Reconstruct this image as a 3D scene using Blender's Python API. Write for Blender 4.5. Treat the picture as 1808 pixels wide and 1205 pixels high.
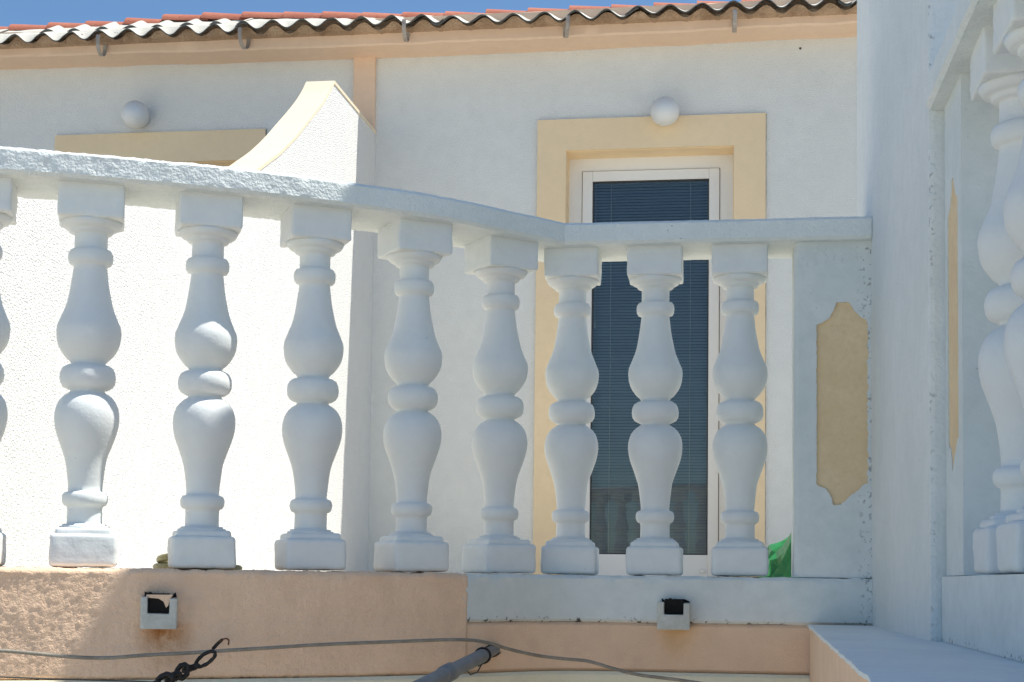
import bpy, bmesh, math, random
from mathutils import Vector, Matrix, noise
random.seed(7)
for o in list(bpy.data.objects): bpy.data.objects.remove(o)
SC = bpy.context.scene
COL = SC.collection
# ------------------------------------------------------------------ camera
F, PX, PY = 2600.0, 904.0, 879.0            # pixels of the 1808 x 1205 photograph
YAW, PITCH, ROLL = math.radians(8.1), math.atan(.057), .012
CAM = Vector((0, 0, -.015))
RM = Matrix.Rotation(YAW, 3, 'Z') @ Matrix.Rotation(math.pi/2 + PITCH, 3, 'X') @ Matrix.Rotation(ROLL, 3, 'Z')
cd = bpy.data.cameras.new('camera'); cam = bpy.data.objects.new('camera', cd); COL.objects.link(cam)
cd.sensor_width = 36; cd.sensor_fit = 'HORIZONTAL'; cd.lens = 36*F/1808
cd.shift_y = (PY - 602.5)/1808; cd.shift_x = 0
cd.clip_start = .05; cd.clip_end = 2000
cam.matrix_world = Matrix.Translation(CAM) @ RM.to_4x4()
SC.camera = cam
# ------------------------------------------------------------------ sky, sun, exposure
S = Vector((.48, .093, 1.0)).normalized()     # towards the sun
W = bpy.data.worlds.new('World'); SC.world = W; W.use_nodes = True
nt = W.node_tree; bg = nt.nodes['Background']
sky = nt.nodes.new('ShaderNodeTexSky'); sky.sky_type = 'NISHITA'; sky.sun_disc = False
sky.sun_elevation = math.asin(S.z); sky.sun_rotation = math.atan2(S.x, S.y)
sky.air_density = 1.0; sky.dust_density = .2; sky.ozone_density = 1.5
tint = nt.nodes.new('ShaderNodeMix'); tint.data_type = 'RGBA'; tint.blend_type = 'MULTIPLY'; tint.inputs[0].default_value = 1
tint.inputs[7].default_value = (.87, 1.07, 1.20, 1)          # the photograph's cool white balance, all over the sky
nt.links.new(sky.outputs[0], tint.inputs[6]); nt.links.new(tint.outputs[2], bg.inputs[0]); bg.inputs[1].default_value = .09
sl = bpy.data.lights.new('sun', 'SUN'); sl.energy = 4.9; sl.angle = math.radians(.53); sl.color = (1, .975, .90)
so = bpy.data.objects.new('sun', sl); COL.objects.link(so); so.location = (4, 1, 9)
so.rotation_euler = S.to_track_quat('Z', 'Y').to_euler()
SC.view_settings.view_transform = 'Standard'; SC.view_settings.look = 'None'
SC.view_settings.gamma = 1; SC.view_settings.use_curve_mapping = False
SC.view_settings.exposure = .41
SC.render.resolution_x, SC.render.resolution_y = 1024, 682
try:
    SC.cycles.max_bounces = 10; SC.cycles.diffuse_bounces = 6; SC.cycles.transparent_max_bounces = 16
    SC.cycles.caustics_reflective = False; SC.cycles.caustics_refractive = False
except Exception: pass

def P(x, y, axis, val):
    """pixel of the photograph -> point where its ray meets the plane axis = val"""
    r = RM @ Vector(((x - PX)/F, -(y - PY)/F, -1))
    return CAM + r*((val - CAM[axis])/r[axis])
# ------------------------------------------------------------------ materials
def mat(name, col, rough=.75, bumps=(), var=0.0, vscale=3.0, col2=None, specks=None, spec=.3, extra=None):
    m = bpy.data.materials.new(name); m.use_nodes = True
    n = m.node_tree.nodes; l = m.node_tree.links; b = n['Principled BSDF']
    b.inputs['Roughness'].default_value = rough; b.inputs['Specular IOR Level'].default_value = spec
    geo = n.new('ShaderNodeNewGeometry'); pos = geo.outputs['Position']
    def nz(scale, detail=3, rgh=.55, dist=0):
        t = n.new('ShaderNodeTexNoise'); t.inputs['Scale'].default_value = scale
        t.inputs['Detail'].default_value = detail; t.inputs['Roughness'].default_value = rgh
        t.inputs['Distortion'].default_value = dist
        l.new(pos, t.inputs['Vector']); return t.outputs['Fac']
    def ramp(src, a, c, lo=0., hi=1.):
        r = n.new('ShaderNodeMapRange'); l.new(src, r.inputs[0])
        r.inputs[1].default_value = a; r.inputs[2].default_value = c
        r.inputs[3].default_value = lo; r.inputs[4].default_value = hi; return r.outputs[0]
    def math_(op, a, c):
        q = n.new('ShaderNodeMath'); q.operation = op
        for i, s in enumerate((a, c)):
            if s is None: continue
            if isinstance(s, (int, float)): q.inputs[i].default_value = s
            else: l.new(s, q.inputs[i])
        return q.outputs[0]
    def mix(fac, a, c):
        q = n.new('ShaderNodeMix'); q.data_type = 'RGBA'
        l.new(fac, q.inputs[0])
        for i, s in ((6, a), (7, c)):
            if isinstance(s, tuple): q.inputs[i].default_value = (*s, 1)
            else: l.new(s, q.inputs[i])
        return q.outputs[2]
    c = None
    if var > 0:
        c2 = col2 or tuple(x*(1-var) for x in col)
        c = mix(ramp(nz(vscale, 5, .6, .4), .35, .68), col, c2)
        c3 = mix(ramp(nz(vscale*9, 4, .6), .4, .75, 0, .5), c, tuple(x*(1-var*.8) for x in c2)); c = c3
    if specks:
        sc, th, dark, amount = specks
        f1 = ramp(nz(sc, 2, .5), th, th+.03)
        f2 = ramp(nz(2.3, 3, .6), .46, .62)
        c = mix(math_('MULTIPLY', math_('MULTIPLY', f1, f2), amount), c or col, dark)
    H = dict(n=n, l=l, pos=pos, nz=nz, ramp=ramp, math=math_, mix=mix, b=b)
    if extra: c = extra(H, c or col)
    if c is None or isinstance(c, tuple): b.inputs['Base Color'].default_value = (*col, 1)
    else: l.new(c, b.inputs['Base Color'])
    last = None
    for sc, st, di in bumps:
        bp = n.new('ShaderNodeBump'); bp.inputs['Strength'].default_value = st; bp.inputs['Distance'].default_value = di
        l.new(nz(sc, 1.5, .5), bp.inputs['Height'])
        if last: l.new(last, bp.inputs['Normal'])
        last = bp.outputs[0]
    if last: l.new(last, b.inputs['Normal'])
    return m
def band(H, axis, centre, half):
    """1 near the plane axis = centre, 0 beyond half"""
    s = H['n'].new('ShaderNodeSeparateXYZ'); H['l'].new(H['pos'], s.inputs[0])
    d = H['math']('ABSOLUTE', H['math']('SUBTRACT', s.outputs[axis], centre), None)
    return H['ramp'](d, half*.3, half, 1, 0)
def corner_dirt(H, c):
    """black mould in the joint between the balustrade and the column, and along the painted edge"""
    sp = H['ramp'](H['nz'](95, 3, .6), .57, .63)
    jag = H['ramp'](H['nz'](30, 3, .6), .45, .55)
    f = H['math']('MULTIPLY', H['math']('MULTIPLY', band(H, 0, .292, .022), sp), .5)
    g = H['math']('MULTIPLY', H['math']('MULTIPLY', band(H, 2, -.094, .012), jag), sp)
    top = H['math']('MULTIPLY', H['math']('MULTIPLY', band(H, 2, .655, .035), sp), .12)
    c = H['mix'](f, c, (.07, .08, .09)); c = H['mix'](g, c, (.06, .07, .07))
    return H['mix'](top, c, (.16, .18, .18))
def edge_dirt(H, c):
    sp = H['ramp'](H['nz'](120, 3, .6), .55, .62)
    lo = H['ramp'](H['nz'](7, 3, .6), .42, .6)
    f = H['math']('MULTIPLY', H['math']('MULTIPLY', band(H, 1, 2.2, .006), band(H, 0, .302, .010)), H['math']('MULTIPLY', sp, lo))
    return H['mix'](H['math']('MULTIPLY', f, .6), c, (.10, .11, .12))
WHT = (.77, .80, .775)
M = {}
M['stucco'] = mat('white_stucco', (.77, .775, .745), .9, [(190, 1.0, .005)], .06, 1.6)
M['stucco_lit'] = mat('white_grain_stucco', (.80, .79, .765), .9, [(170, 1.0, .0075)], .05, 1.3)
M['white'] = mat('white_masonry_paint', WHT, .6, [(60, .25, .002), (240, .3, .0012)], .06, 4, col2=(.74, .75, .745),
                 specks=(85, .76, (.2, .21, .21), .4))
M['white_rail'] = mat('rough_white_rail_paint', (.775, .80, .785), .6, [(190, .8, .003), (420, .4, .0012)], .07, 5,
                 col2=(.70, .745, .725), specks=(70, .75, (.10, .10, .10), .6))
M['white_dirty'] = mat('stained_white_paint', (.765, .785, .77), .65, [(55, .3, .002), (220, .45, .0018)], .12, 4, col2=(.64, .69, .67),
                 specks=(110, .755, (.14, .16, .17), .6), extra=corner_dirt)
M['ledge'] = mat('bluish_white_ledge_paint', (.80, .84, .82), .6, [(28, .4, .006), (160, .3, .002)], .10, 6, col2=(.72, .75, .75))
M['column'] = mat('white_column_paint', (.785, .80, .785), .7, [(150, .6, .003)], .09, 3, col2=(.695, .73, .71),
                 specks=(130, .75, (.25, .26, .27), .5), extra=edge_dirt)
M['block'] = mat('baluster_block_paint', WHT, .6, [(45, .3, .003), (200, .3, .0014)], .07, 6, col2=(.73, .745, .745),
                 specks=(80, .755, (.12, .12, .12), .6))
M['peach'] = mat('peach_stucco', (.74, .515, .36), .9, [(105, 1.0, .007), (300, .4, .002)], .10, 2.2, col2=(.70, .47, .32),
                 specks=(120, .73, (.2, .15, .12), .5))
def stain(H, c):
    s = H['n'].new('ShaderNodeSeparateXYZ'); H['l'].new(H['pos'], s.inputs[0])
    fx = H['ramp'](H['math']('ABSOLUTE', H['math']('SUBTRACT', s.outputs[0], STAIN[0]), None), .01, .05, 1, 0)
    fz = H['math']('MULTIPLY', H['ramp'](s.outputs[2], STAIN[1]-.09, STAIN[1]-.005, 0, 1), H['ramp'](s.outputs[2], STAIN[1]+.012, STAIN[1], 0, 1))
    gx = H['ramp'](H['math']('ABSOLUTE', H['math']('SUBTRACT', s.outputs[0], STAIN2[0]), None), .01, .05, 1, 0)
    gz = H['ramp'](s.outputs[2], STAIN2[1]-.10, STAIN2[1], 0, 1)
    n1 = H['ramp'](H['nz'](22, 4, .7), .25, .55)
    f = H['math']('MULTIPLY', H['math']('MULTIPLY', fx, fz), n1)
    g = H['math']('MULTIPLY', H['math']('MULTIPLY', gx, gz), H['math']('MULTIPLY', n1, .6))
    c = H['mix'](f, c, (.40, .16, .045))
    return H['mix'](g, c, (.62, .36, .14))
a = P(278, 1108, 1, 2.47); b_ = P(1195, 1110, 1, 3.02)
STAIN = (a.x, a.z); STAIN2 = (b_.x, b_.z)
M['peach_low'] = mat('peach_parapet_stucco', (.92, .655, .46), .9, [(230, .7, .0022), (520, .6, .0018)], .14, 2.2, col2=(.83, .57, .39),
                 specks=(120, .76, (.2, .15, .12), .4), extra=stain)
M['peach_smooth'] = mat('peach_cornice_paint', (.78, .575, .42), .85, [(120, .5, .003)], .09, 2.5, col2=(.73, .53, .385))
M['casing'] = mat('buff_surround_paint', (.85, .665, .43), .85, [(170, .4, .0025)], .06, 2.5)
M['panel'] = mat('buff_panel_paint', (.84, .65, .41), .85, [(150, .5, .003)], .10, 9, col2=(.76, .56, .33))
M['coping'] = mat('cream_coping_paint', (.80, .68, .50), .8, [(90, .3, .002)], .06, 5)
M['cream'] = mat('cream_lower_wall', (.84, .79, .60), .9, [(120, .6, .003)], .08, 2)
M['floor'] = mat('beige_terrace_floor', (.63, .58, .49), .6, [(40, .2, .002)], .12, 3)
M['ground'] = mat('pale_concrete_ground', (.54, .50, .43), .9, [(30, .4, .006)], .2, .6)
M['tile'] = mat('red_clay_tile', (.50, .18, .11), .8, [(90, .5, .003)], .25, 6, col2=(.42, .13, .08), specks=(60, .68, (.55, .40, .30), .6))
M['mortar'] = mat('grey_mortar', (.50, .47, .42), .95, [(60, .8, .008)], .35, 12, col2=(.26, .25, .235))
M['sheet'] = mat('pale_fibre_cement', (.66, .62, .53), .9, [(130, .5, .003)], .16, 6, col2=(.52, .49, .43), specks=(55, .66, (.06, .06, .055), .85))
M['sheet_edge'] = mat('dark_weathered_edge', (.15, .14, .12), .95, [(90, .6, .003)], .3, 14)
M['mortar_brown'] = mat('brown_eaves_mortar', (.52, .37, .25), .95, [(70, 1.0, .01)], .4, 10, col2=(.32, .21, .13))
M['bracket'] = mat('weathered_galvanised_strap', (.46, .41, .36), .65, [(60, .3, .002)], .3, 14, col2=(.30, .25, .21), spec=.4)
M['pvc'] = mat('white_door_plastic', (.80, .79, .76), .35, [], .03, 4, spec=.5)
M['edge_shadow'] = mat('painted_edge_shadow', (.20, .16, .13), .9, [], .5, 20, col2=(.42, .36, .30))  # brown for the painted shadow line round the door surrounds
M['seal'] = mat('dark_seal', (.05, .05, .05), .7)
M['slat'] = mat('blue_grey_blind_slat', (.37, .44, .49), .45, [], .05, 2)
M['cord'] = mat('pale_blind_cord', (.55, .55, .52), .8)
M['dark'] = mat('dark_room', (.05, .05, .05), .9)
M['globe'] = mat('opal_lamp_glass', (.68, .69, .685), .35, [], .03, 6, spec=.5)
M['lampbase'] = mat('lamp_mount_plastic', (.55, .54, .52), .5)
M['pipe'] = mat('galvanised_pipe', (.22, .245, .27), .55, [(50, .25, .0015)], .3, 18, col2=(.13, .15, .17), spec=.5)
M['black'] = mat('black_rubber', (.012, .012, .013), .5, [(120, .4, .002)], spec=.4)
M['cable'] = mat('weathered_grey_cable', (.37, .33, .27), .75, [(160, .5, .0012)], .3, 30, col2=(.24, .21, .17))
M['wire'] = mat('thin_dark_wire', (.10, .095, .085), .7)
M['rust'] = mat('rusty_hook', (.20, .09, .05), .85, [(150, .6, .001)], .4, 40)
M['bag'] = mat('green_plastic_bag', (.06, .36, .11), .32, [(35, .5, .006)], .25, 14, col2=(.03, .20, .06), spec=.5)
M['hose'] = mat('olive_hose', (.30, .27, .10), .45, [], .4, 25, col2=(.14, .13, .05), spec=.5)
M['spout'] = mat('grey_white_spout', (.64, .645, .60), .8, [(120, .5, .003)], .18, 14, col2=(.50, .50, .45), specks=(90, .72, (.14, .13, .11), .6))
M['hole'] = mat('painted_hole_dark', (.022, .02, .018), .95, [(80, .5, .003)], .3, 20)  # near-black colour paints the darkness inside the drain hole and broken gap
def glass():
    m = bpy.data.materials.new('window_glass'); m.use_nodes = True
    n = m.node_tree.nodes; l = m.node_tree.links; n.clear()
    o = n.new('ShaderNodeOutputMaterial'); mx = n.new('ShaderNodeMixShader')
    t = n.new('ShaderNodeBsdfTransparent'); t.inputs[0].default_value = (.72, .80, .84, 1)
    g = n.new('ShaderNodeBsdfGlossy'); g.inputs['Roughness'].default_value = .012; g.inputs[0].default_value = (.88, .88, .88, 1)
    fr = n.new('ShaderNodeFresnel'); fr.inputs[0].default_value = 1.5
    mm = n.new('ShaderNodeMath'); mm.operation = 'MULTIPLY'; mm.inputs[1].default_value = 2.0; mm.use_clamp = True
    l.new(fr.outputs[0], mm.inputs[0]); l.new(mm.outputs[0], mx.inputs[0])
    l.new(t.outputs[0], mx.inputs[1]); l.new(g.outputs[0], mx.inputs[2]); l.new(mx.outputs[0], o.inputs[0])
    return m
M['glass'] = glass()
# ------------------------------------------------------------------ mesh helpers
class MB:
    def __init__(s): s.v = []; s.f = []; s.smooth = False
    def add(s, vs, fs):
        k = len(s.v); s.v += [tuple(v) for v in vs]; s.f += [tuple(i + k for i in f) for f in fs]; return s
    def box(s, x0, x1, y0, y1, z0, z1):
        return s.add([(x, y, z) for z in (z0, z1) for y in (y0, y1) for x in (x0, x1)],
                     [(0,2,3,1), (4,5,7,6), (0,1,5,4), (2,6,7,3), (0,4,6,2), (1,3,7,5)])
    def prism(s, pts, fn, d0, d1):
        """closed outline pts (a, b); fn(a, b, d) -> xyz"""
        n = len(pts)
        vs = [fn(a, b, d0) for a, b in pts] + [fn(a, b, d1) for a, b in pts]
        return s.add(vs, [tuple(range(n))[::-1], tuple(range(n, 2*n))] + [(i, (i+1) % n, n+(i+1) % n, n+i) for i in range(n)])
    def lathe(s, prof, seg=40, c=(0, 0, 0), caps=True):
        vs = []; fs = []; n = len(prof)
        for r, z in prof:
            for k in range(seg):
                t = 2*math.pi*k/seg; vs.append((c[0]+r*math.cos(t), c[1]+r*math.sin(t), c[2]+z))
        for i in range(n-1):
            for k in range(seg):
                k2 = (k+1) % seg; fs.append((i*seg+k, i*seg+k2, (i+1)*seg+k2, (i+1)*seg+k))
        if caps: fs += [tuple(range(seg))[::-1], tuple(range((n-1)*seg, n*seg))]
        return s.add(vs, fs)
    def tube(s, pts, r, seg=8, closed=False, caps=True):
        pts = [Vector(p) for p in pts]; n = len(pts); vs = []; fs = []; up = Vector((.13, .2, 1))
        rr = r if isinstance(r, (list, tuple)) else [r]*n
        for i, p in enumerate(pts):
            t = (pts[(i+1) % n] - pts[i-1]) if closed else (pts[min(i+1, n-1)] - pts[max(i-1, 0)])
            t.normalize(); a = t.cross(up); a.normalize(); b = a.cross(t)
            for k in range(seg):
                q = 2*math.pi*k/seg; vs.append(p + (a*math.cos(q) + b*math.sin(q))*rr[i])
        for i in range(n if closed else n-1):
            j = (i+1) % n
            for k in range(seg):
                k2 = (k+1) % seg; fs.append((i*seg+k, i*seg+k2, j*seg+k2, j*seg+k))
        if caps and not closed: fs += [tuple(range(seg))[::-1], tuple(range((n-1)*seg, n*seg))]
        return s.add(vs, fs)
    def build(s, name, m, parent=None, smooth=False, bevel=0, displace=None):
        me = bpy.data.meshes.new(name); me.from_pydata(s.v, [], s.f)
        bm = bmesh.new(); bm.from_mesh(me); bmesh.ops.recalc_face_normals(bm, faces=bm.faces)
        if bevel: bmesh.ops.bevel(bm, geom=bm.edges[:], offset=bevel, segments=2, profile=.6, affect='EDGES', clamp_overlap=True)
        if displace:
            bm.normal_update()
            for v in bm.verts: v.co += v.normal*displace(v.co)
        bm.to_mesh(me); bm.free()
        if smooth:
            me.polygons.foreach_set('use_smooth', [True]*len(me.polygons))
            if smooth != 2:
                try: me.set_sharp_from_angle(angle=math.radians(38))
                except Exception: pass
        me.materials.append(M[m])
        o = bpy.data.objects.new(name, me); COL.objects.link(o)
        if parent: o.parent = parent
        return o
def thing(name, label, cat, loc=(0, 0, 0), group=None):
    o = bpy.data.objects.new(name, None); COL.objects.link(o); o.location = loc; o.empty_display_size = .1
    return tag(o, label, cat, group)
def tag(o, label, cat, group=None):
    o['label'] = label; o['category'] = cat
    if group: o['group'] = group
    return o
def struct(o): o['kind'] = 'structure'; return o
def share(src, name, parent, loc=None, rz=None):
    c = src.copy(); c.name = name; COL.objects.link(c); c.parent = parent
    if loc is not None: c.location = loc
    if rz is not None: c.rotation_euler.z = rz
    return c
def nfun(amp, sc, amp2=0, sc2=1):
    return lambda c: amp*noise.noise(Vector(c)*sc) + (amp2*noise.noise(Vector(c)*sc2) if amp2 else 0)
# ------------------------------------------------------------------ plan of the parapet
ctrl = [(-2.5, 2.02), (-2.0, 2.17), (-1.6, 2.33), (-1.335, 2.437), (-1.139, 2.516), (-.949, 2.607), (-.777, 2.712), (-.606, 2.838), (-.456, 2.998), (-.365, 3.1)]
def catmull(c, n=24):
    out = []
    for i in range(len(c)-1):
        p0 = Vector(c[max(i-1, 0)]); p1 = Vector(c[i]); p2 = Vector(c[i+1]); p3 = Vector(c[min(i+2, len(c)-1)])
        if i == 0: p0 = 2*p1 - p2
        if i == len(c)-2: p3 = 2*p2 - p1
        for k in range(n):
            t = k/n
            out.append(.5*((2*p1) + (p2-p0)*t + (2*p0-5*p1+4*p2-p3)*t*t + (3*p1-p0-3*p2+p3)*t**3))
    return out + [Vector(c[-1])]
raw = catmull(ctrl) + [Vector((.302, 3.1))]
def resample(pts, step):
    out = [pts[0].copy()]; acc = 0
    for a, b in zip(pts, pts[1:]):
        L = (b-a).length
        if L < 1e-9: continue
        d = step - acc
        while d <= L: out.append(a + (b-a)*(d/L)); d += step
        acc = L - (d - step)
    if (out[-1]-pts[-1]).length > step*.3: out.append(pts[-1].copy())
    return out
STEP = .009
path = resample(raw, STEP)
w = 3                                            # soften the corner
path = [sum((path[min(max(i+k, 0), len(path)-1)] for k in range(-w, w+1)), Vector((0, 0)))/(2*w+1) if w <= i < len(path)-w else path[i] for i in range(len(path))]
kpath = path
for _ in range(2):
    kw = 11
    kpath = [sum((kpath[min(max(i+k, 0), len(kpath)-1)] for k in range(-kw, kw+1)), Vector((0, 0)))/(2*kw+1) if kw <= i < len(kpath)-kw else kpath[i] for i in range(len(kpath))]
def normal_at(pp, i):
    t = pp[min(i+1, len(pp)-1)] - pp[max(i-1, 0)]; t.normalize(); return Vector((t.y, -t.x))   # towards the street
def sweep(mb, pp, section, idx0=0, idx1=None):
    """section: closed list of (offset towards street, z)"""
    idx1 = len(pp) if idx1 is None else idx1; n = len(section); vs = []; fs = []
    for i in range(idx0, idx1):
        nn = normal_at(pp, i)
        for o, z in section: q = pp[i] + nn*o; vs.append((q.x, q.y, z))
    m = idx1 - idx0
    for i in range(m-1):
        for k in range(n): fs.append((i*n+k, (i+1)*n+k, (i+1)*n+(k+1) % n, i*n+(k+1) % n))
    fs += [tuple(range(n)), tuple(range((m-1)*n, m*n))[::-1]]
    return mb.add(vs, fs)
def rect_section(o0, o1, z0, z1, step):
    pts = []
    def seg(a, b):
        L = math.hypot(b[0]-a[0], b[1]-a[1]); n = max(1, round(L/step))
        for k in range(n): pts.append((a[0]+(b[0]-a[0])*k/n, a[1]+(b[1]-a[1])*k/n))
    r = .006
    q = [(o1-r, z0), (o1, z0+r), (o1, z1-r), (o1-r, z1), (o0+r, z1), (o0, z1-r), (o0, z0+r), (o0+r, z0)]
    for i in range(8): seg(q[i], q[(i+1) % 8])
    return pts
iw = min(range(len(path)), key=lambda i: abs((path[i] + normal_at(path, i)*.08).x + .495) + (0 if path[i].x < -.3 else 9))  # where the white band begins
# ------------------------------------------------------------------ setting
ZF, ZG = -.09, -2.9
g = MB(); N = 24
for j in range(N+1):
    for i in range(N+1): g.v.append(((i/N-.5)*900, (j/N-.5)*900, ZG))
for j in range(N):
    for i in range(N): g.f.append((j*(N+1)+i, j*(N+1)+i+1, (j+1)*(N+1)+i+1, (j+1)*(N+1)+i))
struct(g.build('ground', 'ground'))
fl = MB()
inner = [path[i] + normal_at(path, i)*-.10 for i in range(0, len(path), 6)]
outl = [(p.x, p.y) for p in inner] + [(.298, 3.2), (.298, 3.352), (2.4, 3.352), (2.4, 6.998), (-4.6, 6.998), (-4.6, 2.0)]
fl.prism(outl, lambda a, b, d: (a, b, d), ZF-.16, ZF)
struct(fl.build('terrace_floor', 'floor'))

# ------------------------------------------------------------------ back house
FY = 7.0
house = thing('terrace_house', 'white stuccoed house front with peach cornice and corrugated eaves behind the balustrade', 'house', (-1, FY, ZF))
HB = Vector((-1, FY, ZF))
def hb(mb, name, m, parent=None, **k):
    o = mb.build(name, m, parent or house, **k)
    if (parent or house) == house: o.location = -HB
    return o
def wall_with_openings(mb, x0, x1, z0, z1, ops, y0, y1):
    xs = x0
    for (a, b, zb, zt) in ops:
        mb.box(xs, a, y0, y1, z0, z1); mb.box(a, b, y0, y1, zt, z1)
        if zb > z0: mb.box(a, b, y0, y1, z0, zb)
        xs = b
    mb.box(xs, x1, y0, y1, z0, z1)
DX0, DX1, DT = -.75, .054, 2.072
LX0, LX1 = -3.215, -2.41
wl = MB(); wall_with_openings(wl, -4.6, 2.4, ZF-2.81, 2.66, [(LX0, LX1, ZF, DT), (DX0, DX1, ZF, DT)], FY, FY+.26)
hb(wl, 'wall', 'stucco')
bw = MB(); bw.box(-4.6, 2.4, 9.9, 10.1, ZG, 2.66).box(-4.6, -4.4, FY+.26, 9.9, ZG, 2.66).box(2.2, 2.4, FY+.26, 9.9, ZG, 2.66)
hb(bw, 'rear_wall', 'stucco')
fb = MB(); fb.box(-4.4, 2.2, FY+.26, 9.9, ZF-.2, ZF); hb(fb, 'room_floor', 'dark')
rw = MB(); rw.box(-4.4, 2.2, 8.2, 8.25, ZF, 2.6); hb(rw, 'inner_wall', 'dark')
# cornice: lumpy fascia with its warm underside
def cornice():
    mb = MB(); n = 240; sec = [(7.0, 2.577), (6.83, 2.577), (6.822, 2.585), (6.815, 2.66), (6.812, 2.70), (6.90, 2.735), (7.0, 2.735)]
    k = len(sec)
    for i in range(n+1):
        x = -4.6 + 7.0*i/n
        dz = .010*math.sin(x*1.1) + .004*noise.noise(Vector((x*3, 0, 0))); 
        for j, (y, z) in enumerate(sec):
            e = noise.noise(Vector((x*9, y*9, z*20)))
            mb.v.append((x, y - (.004*e if y < 6.9 else 0), z + dz*(1 if j in (0, 1, 2) else .5) + (.003*e if j < 5 else 0)))
    for i in range(n):
        for j in range(k-1): mb.f.append((i*k+j, (i+1)*k+j, (i+1)*k+j+1, i*k+j+1))
    mb.f += [tuple(range(k)), tuple(range(n*k, n*k+k))[::-1]]
    return mb
hb(cornice(), 'cornice', 'peach_smooth', smooth=True)
pm = MB(); pm.box(-1.812, -1.702, FY-.022, FY-.001, ZF, 2.574); hb(pm, 'pilaster', 'peach_smooth', bevel=.004)
# door surrounds
def surround(x0, x1, z1, o0, o1, ot):
    mb = MB(); y0, y1 = FY-.016, FY-.001
    mb.box(x0, o0, y0, y1, ZF, z1); mb.box(o1, x1, y0, y1, ZF, z1); mb.box(o0, o1, y0, y1, ot, z1)
    # reveals, 2 mm proud of the wall's own opening
    mb.box(o0-.001, o0+.003, y1, FY+.13, ZF, ot); mb.box(o1-.003, o1+.001, y1, FY+.13, ZF, ot); mb.box(o0+.003, o1-.003, y1, FY+.13, ot-.003, ot+.001)
    return hb(mb, 'door_surround', 'casing')
surround(-.89, .203, 2.225, DX0, DX1, DT)
surround(-3.368, -2.26, 2.227, LX0, LX1, DT)
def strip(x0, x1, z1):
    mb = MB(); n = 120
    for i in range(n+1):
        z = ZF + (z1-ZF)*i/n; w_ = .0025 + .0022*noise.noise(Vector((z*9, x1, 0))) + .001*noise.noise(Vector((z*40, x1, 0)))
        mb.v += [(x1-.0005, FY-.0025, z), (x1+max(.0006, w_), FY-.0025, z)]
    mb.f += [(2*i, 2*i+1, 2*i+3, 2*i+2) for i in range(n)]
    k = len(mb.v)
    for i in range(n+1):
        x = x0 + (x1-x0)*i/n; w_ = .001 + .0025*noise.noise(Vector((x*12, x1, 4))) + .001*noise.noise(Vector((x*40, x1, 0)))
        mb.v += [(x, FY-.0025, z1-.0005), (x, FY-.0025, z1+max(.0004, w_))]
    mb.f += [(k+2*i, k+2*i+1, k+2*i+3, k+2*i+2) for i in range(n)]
    hb(mb, 'shadow_line', 'edge_shadow')  # dark strip paints the thin shadow along the surround's right and top edges
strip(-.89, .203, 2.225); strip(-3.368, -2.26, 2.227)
c = P(1413, 86, 1, FY); mb = MB(); mb.lathe([(.006, 0), (.004, .003)], 12); o = hb(mb, 'nail', 'seal'); o.rotation_euler.x = math.pi/2; o.location = Vector((c.x, FY-.001, c.z)) - HB
def door(x0, x1):
    d = MB(); y0, y1 = FY+.13, FY+.20; fw = .062; zt = DT-.003; x0 += .003; x1 -= .003
    d.box(x0, x0+fw, y0, y1, ZF, zt).box(x1-fw, x1, y0, y1, ZF, zt).box(x0+fw, x1-fw, y0, y1, zt-fw, zt).box(x0+fw, x1-fw, y0, y1, ZF, ZF+.075)
    dr = hb(d, 'door', 'pvc')
    s = MB(); a0, a1, b0, b1 = x0+fw+.003, x1-fw-.003, ZF+.078, zt-fw-.003; sw = .05; bw_ = .135; y0 -= .008; y1 = y0+.05
    s.box(a0, a0+sw, y0, y1, b0, b1).box(a1-sw, a1, y0, y1, b0, b1).box(a0+sw, a1-sw, y0, y1, b1-sw, b1).box(a0+sw, a1-sw, y0, y1, b0, b0+bw_)
    sash = s.build('sash', 'pvc', dr, bevel=.003)
    ga0, ga1, gb0, gb1 = a0+sw, a1-sw, b0+bw_, b1-sw
    q = MB(); t = .006; yy = y0+.006
    q.box(ga0, ga0+t, yy, yy+.012, gb0, gb1).box(ga1-t, ga1, yy, yy+.012, gb0, gb1).box(ga0+t, ga1-t, yy, yy+.012, gb1-t, gb1).box(ga0+t, ga1-t, yy, yy+.012, gb0, gb0+t)
    q.build('seal', 'seal', dr)
    p = MB(); p.add([(ga0, yy+.009, gb0), (ga1, yy+.009, gb0), (ga1, yy+.009, gb1), (ga0, yy+.009, gb1)], [(0, 1, 2, 3)])
    p.build('pane', 'glass', dr)
    return dr, (ga0, ga1, gb0, gb1)
dr, (ga0, ga1, gb0, gb1) = door(DX0, DX1)
door(LX0, LX1)
c = P(1240, 1009, 1, FY+.12); dc = MB(); dc.lathe([(.017, 0), (.017, .004), (.012, .008)], 20)
o = dc.build('drain_cap', 'pvc', dr, smooth=True); o.rotation_euler = (math.pi/2, 0, 0); o.scale = (1, .6, 1); o.location = (c.x, FY+.121, c.z)
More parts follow.
